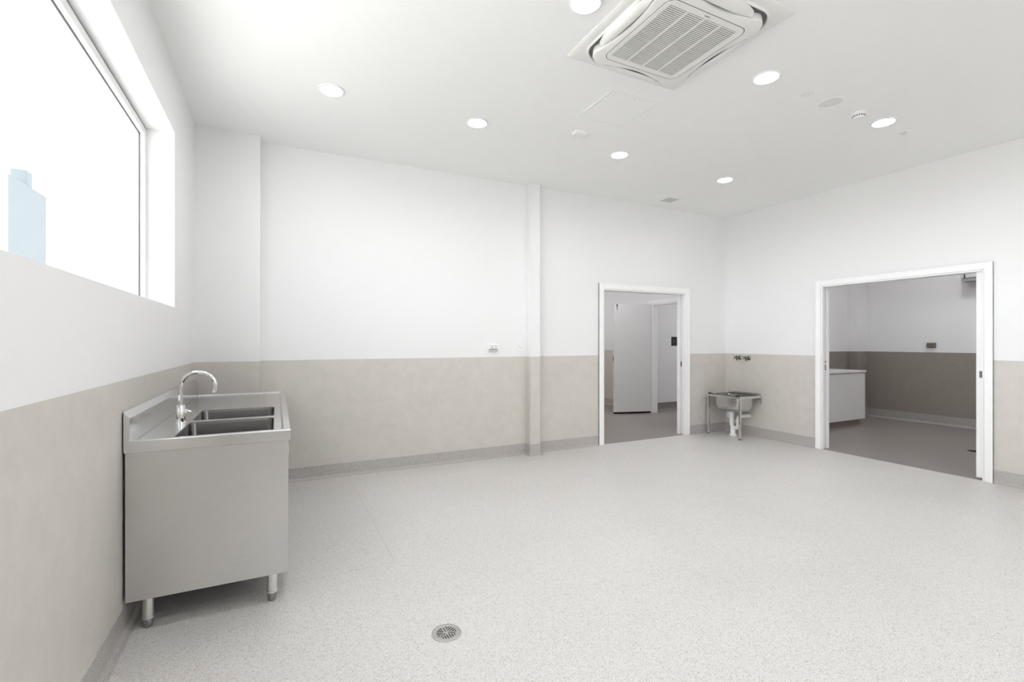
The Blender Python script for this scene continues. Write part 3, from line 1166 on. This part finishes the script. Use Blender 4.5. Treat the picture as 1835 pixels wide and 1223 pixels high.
m.loft([waist(.394, H - .0185, .058), waist(.396, H - .050, .058), waist(.390, H - .061, .056), waist(.372, H - .066, .048)], False, True)
m.build('centre_body', M['ac_white'], ac, smooth=True)
# air grille panel: raised rounded square frame round a slatted opening
gx, gy, ghx, ghy = 2.842, 2.203, .262, .258
m = MB()
bm = m.bm
zf = H - 0.0685
Lo = [bm.verts.new(p) for p in rrect(ax - .006, ay, .303, .300, .055, H - 0.0655, 8)]
Lm = [bm.verts.new(p) for p in rrect(ax - .006, ay, .300, .297, .053, zf, 8)]
n_ = len(Lo)
for i in range(n_):
    m.face([Lo[i], Lo[(i + 1) % n_], Lm[(i + 1) % n_], Lm[i]])
Li = [bm.verts.new(p) for p in ((gx - ghx, gy - ghy, zf), (gx + ghx, gy - ghy, zf), (gx + ghx, gy + ghy, zf), (gx - ghx, gy + ghy, zf))]
ed = [bm.edges.get((Lm[i], Lm[(i + 1) % n_])) for i in range(n_)] + [bm.edges.new((Li[i], Li[(i + 1) % 4])) for i in range(4)]
bmesh.ops.triangle_fill(bm, use_beauty=True, use_dissolve=False, edges=ed, normal=(0, 0, -1))
m.build('grille_frame', M['ac_white'], ac)
m = MB()
m.loft([rrect(ax - .006, ay, .3065, .3035, .057, H - 0.0650, 8), rrect(ax - .006, ay, .3065, .3035, .057, H - 0.0664, 8)], True, True)
m.build('panel_seam', M['ac_dark'], ac)
m = MB().box(gx - ghx, gx + ghx, gy - ghy, gy + ghy, H - 0.0673, H - 0.0666)
m.build('filter', M['ac_dark'], ac)
m = MB()
NS = 38
pitch = 2 * ghy / NS
for i in range(NS):
    y = gy - ghy + (i + .5) * pitch
    m.box(gx - ghx, gx + ghx, y - pitch * .24, y + pitch * .24, H - 0.0700, H - 0.0672)
for k in range(1, 4):
    x = gx - ghx + 2 * ghx * k / 4
    m.box(x - .006, x + .006, gy - ghy, gy + ghy, H - 0.0708, H - 0.0672)
m.build('air_grille', M['ac_white'], ac)
letters('maker_badge', 'DAIKIN', .0125, M['text_grey'], Matrix.Translation((2.838, 1.925, H - 0.0692)) @ Matrix.Rotation(PI, 4, 'X'), ac)
for k in range(4):
    a = k * PI / 2
    ca, sa = round(math.cos(a)), round(math.sin(a))
    m = MB()
    rings = []
    NL = 24
    for i in range(NL + 1):
        u = -1 + 2 * i / NL
        v = u * .228
        shp = (1 - abs(u) ** 3.2)
        wid = .006 + .030 * max(0, shp)
        cpos = .391 - .006 * (u * u)
        ring = []
        for j_ in range(9):
            s_ = -1 + 2 * j_ / 8
            rr0 = cpos + wid * s_
            zz = H - .046 - .010 * (1 - s_ * s_) * max(.15, shp) + .010 * s_
            ring.append((rr0, v, zz))
        for j_ in range(8, -1, -1):
            s_ = -1 + 2 * j_ / 8
            rr0 = cpos + wid * s_ * .9
            zz = H - .040 - .010 * (1 - s_ * s_) * max(.15, shp) + .010 * s_
            ring.append((rr0, v, zz))
        rings.append([(ax + p_[0] * ca - p_[1] * sa, ay + p_[0] * sa + p_[1] * ca, p_[2]) for p_ in ring])
    m.loft(rings)
    m.build('air_louvre', M['ac_white'], ac, smooth=True)

# ------------------------------------------------------------------ ceiling: access hatch and small fittings
hx0, hx1, hy0, hy1 = 2.928, 3.420, 2.888, 3.370
t = thing('ceiling_access_hatch', ((hx0 + hx1) / 2, (hy0 + hy1) / 2, H), 'square flush white access hatch in the ceiling beside the air conditioner', 'hatch')
m = MB()
bm = m.bm
zz0, zz1 = H - .0004, H - .006
for a_, b_, c_, d_ in ((hx0, hx1, hy0, hy0 + .018), (hx0, hx1, hy1 - .018, hy1), (hx0, hx0 + .018, hy0 + .018, hy1 - .018), (hx1 - .018, hx1, hy0 + .018, hy1 - .018)):
    m.box(a_, b_, c_, d_, zz1, zz0)
m.build('hatch_frame', M['ceiling'], t, bevel=.002)
m = MB().box(hx0 + .022, hx1 - .022, hy0 + .022, hy1 - .022, H - .004, H - .0004)
pn = m.build('hatch_panel', M['ceiling'], t, bevel=.001)
m = MB().lathe([(.006, 0), (.006, -.001)], (hx0 + .25, hy0 + .045, H - .004), 'Z', 14)
m.build('hatch_lock', M['plastic_grey'], pn)

t = thing('emergency_light', (3.14, 3.62, H), 'small white rectangular emergency light box on the ceiling past the hatch', 'light')
m = MB()
m.loft([rrect(3.140, 3.620, .072, .042, .008, H - .0004, 3), rrect(3.140, 3.620, .070, .040, .008, H - .022, 3), rrect(3.140, 3.620, .060, .032, .008, H - .030, 3)])
m.build('housing', M['plastic'], t, smooth=True)
m = MB().box(3.105, 3.175, 3.603, 3.637, H - .0325, H - .0300)
m.build('lens', M['plastic'], t, bevel=.001)

t = thing('ceiling_vent', (5.402, 4.805, H), 'small square grey vent grille in the ceiling near the back wall', 'vent')
vx0, vx1, vy0, vy1 = 5.305, 5.498, 4.718, 4.892
m = MB()
for a_, b_, c_, d_ in ((vx0 - .02, vx1 + .02, vy0 - .02, vy0), (vx0 - .02, vx1 + .02, vy1, vy1 + .02), (vx0 - .02, vx0, vy0, vy1), (vx1, vx1 + .02, vy0, vy1)):
    m.box(a_, b_, c_, d_, H - .006, H - .0004)
m.build('vent_frame', M['ceiling'], t, bevel=.002)
m = MB().box(vx0, vx1, vy0, vy1, H - .0018, H - .0004)
m.build('vent_backing', M['grey_mid'], t)
m = MB()
for k in range(12):
    y = vy0 + (k + .5) * (vy1 - vy0) / 12
    m.box(vx0, vx1, y - .0042, y + .0042, H - .0045, H - .0018)
m.build('vent_slats', M['plastic_grey'], t)

# small discs
t = thing('concealed_sprinkler', (4.305, 2.272, H), 'faint round white ceiling disc with a vented ring, nearest the air conditioner', 'sprinkler')
m = MB().lathe([(.052, -.0004), (.052, -.003), (.048, -.005), (.040, -.0055), (.038, -.002), (.034, -.002), (.033, -.006), (.001, -.0065)], (4.305, 2.272, H), 'Z', 40)
m.build('cover_plate', M['plastic'], t, smooth=True)
m = MB()
for k in range(6):
    a = 2 * PI * k / 6
    m.obox((4.305 + .022 * math.cos(a), 2.272 + .022 * math.sin(a)), (math.cos(a), math.sin(a)), (-math.sin(a), math.cos(a)), .007, .002, H - .0072, H - .0060)
m.build('vent_slits', M['plastic_grey'], t)

t = thing('ceiling_speaker', (4.617, 2.273, H), 'flat pale grey round ceiling speaker between the sprinkler and smoke detector', 'speaker')
m = MB().lathe([(.088, -.0004), (.088, -.004), (.083, -.0055), (.081, -.0035)], (4.617, 2.273, H), 'Z', 48, True, False)
m.build('speaker_rim', M['ceiling'], t, smooth=True)
m = MB().lathe([(.082, -.0008), (.082, -.0030), (.001, -.0050)], (4.617, 2.273, H), 'Z', 48)
M['speaker'] = mat('speaker cloth', (0.76, 0.76, 0.755), 0.9)
m.build('speaker_grille', M['speaker'], t, smooth=True)

t = thing('smoke_detector', (5.012, 2.275, H), 'white domed smoke detector with dark slots on the ceiling', 'smoke detector')
m = MB().lathe([(.052, -.0004), (.054, -.012), (.052, -.018), (.044, -.020), (.043, -.036), (.036, -.048), (.020, -.053), (.001, -.054)], (5.012, 2.275, H), 'Z', 40)
m.build('dome', M['plastic'], t, smooth=True)
m = MB()
for k in range(16):
    a = 2 * PI * (k + .5) / 16
    m.obox((5.012 + .0405 * math.cos(a), 2.275 + .0405 * math.sin(a)), (math.cos(a), math.sin(a)), (-math.sin(a), math.cos(a)), .004, .0042, H - .036, H - .026)
m.build('sensor_slots', M['black'], t)

t = thing('ceiling_sensor', (5.780, 2.295, H), 'small white ceiling sensor with grey nub, past the farthest near-row downlight', 'sensor')
m = MB().lathe([(.052, -.0004), (.052, -.004), (.046, -.009), (.024, -.011), (.001, -.011)], (5.780, 2.295, H), 'Z', 36)
m.build('base_plate', M['plastic'], t, smooth=True)
m = MB().lathe([(.021, -.010), (.020, -.019), (.012, -.026), (.001, -.028)], (5.780, 2.295, H), 'Z', 28)
m.build('sensor_nub', M['plastic_grey'], t, smooth=True)

# ------------------------------------------------------------------ downlights
DL = [(2.208, 2.215, 'round white downlight cut by the top edge, left of the air conditioner'),
      (1.022, 3.844, 'leftmost round white downlight, nearest the window wall'),
      (2.218, 3.852, 'round white downlight above the middle of the back wall, second from the window'),
      (3.820, 2.262, 'round white downlight just right of the air conditioner'),
      (3.789, 3.867, 'round white downlight between the access hatch and the back wall'),
      (5.382, 2.272, 'round white downlight beside the domed smoke detector'),
      (5.392, 3.913, 'farthest round white downlight, near the small ceiling vent')]
GR = 'round recessed downlights in the ceiling'
dl = thing('downlight', (0, 0, H), DL[0][2], 'downlight', GR)
m = MB().lathe([(.095, -.0004), (.095, -.004), (.091, -.009), (.083, -.0115), (.0795, -.010), (.0785, -.0010)], (0, 0, H), 'Z', 48, True, False)
m.build('trim_ring', M['plastic'], dl, smooth=True)
m = MB().lathe([(.080, -.0008), (.080, -.0022), (.001, -.0026)], (0, 0, H), 'Z', 48)
m.build('diffuser', M['lamp'], dl, smooth=True)
dl.location = (DL[0][0], DL[0][1], H)
for x, y, lab in DL[1:]:
    o = copy_tree(dl)
    o.location = (x, y, H)
    o['label'] = lab
# the rows behind the viewer that light the same room
for x, y in ((1.02, 2.24), (1.02, .64), (2.21, .64), (3.80, .64), (5.38, .64), (1.02, -.96), (2.21, -.96), (3.80, -.96), (5.38, -.96)):
    o = copy_tree(dl)
    o.location = (x, y, H)
    o['label'] = 'round white downlight outside the picture, %s from the window, %s the viewer' % (
        {1.02: 'first', 2.21: 'second', 3.8: 'third', 5.38: 'fourth'}[x], 'behind' if y < 0 else 'level with' if y < 1 else 'ahead of')
bright = next(ch for ch in dl.children if ch.name.startswith('diffuser')).data.copy()
bright.materials[0] = M['lamp_added']  # downlights added out of sight to brighten side room, lobby and passage
for x, y, z, lab in ((8.6, 1.7, H, 'added unseen downlight in the side room, near side by the doorway'), (9.6, 1.7, H, 'added unseen downlight in the side room, near side by the far wall'),
                     (8.7, 4.1, H, 'added unseen downlight in the side room, in front of the cabinet'), (9.6, 3.3, H, 'added unseen downlight in the side room, in front of the outlet'),
                     (4.6, 6.6, 2.9, 'added unseen downlight in the lobby ceiling, nearer row, left'), (6.1, 6.6, 2.9, 'added unseen downlight in the lobby ceiling, nearer row, right'),
                     (4.6, 8.3, 2.9, 'added unseen downlight in the lobby ceiling, far row, left'), (6.1, 8.3, 2.9, 'added unseen downlight in the lobby ceiling, far row, right'),
                     (8.6, 6.3, 2.9, 'added unseen downlight in the passage ceiling by the sign'), (10.0, 6.3, 2.9, 'added unseen downlight at the far end of the passage ceiling')):
    o = copy_tree(dl)
    o.location = (x, y, z)
    o['label'] = lab
    for ch in o.children:
        if ch.name.startswith('diffuser'):
            ch.data = bright

# ------------------------------------------------------------------ outside the window
m = MB().box(-120, -.26, -60, 140, -.3, -.02)
struct(m.build('ground', M['ground']), 'pale ground outside the window', 'ground')
t = thing('building', (-18, 45.0, 0), 'pale blue building with a rooftop flue seen through the window glass', 'building')
m = MB().box(-24.0, -15.02, 42.32, 47.9, -.02, 12.30)
m.build('walls', M['render_sunlit'], t)
m = MB().box(-15.02, -15.0, 42.30, 47.92, -.02, 12.32)
m.build('cladding', M['facade'], t)
m = MB().box(-15.9, -15.0, 44.85, 45.75, 12.30, 13.40)
m.build('flue', M['facade'], t, bevel=.08)
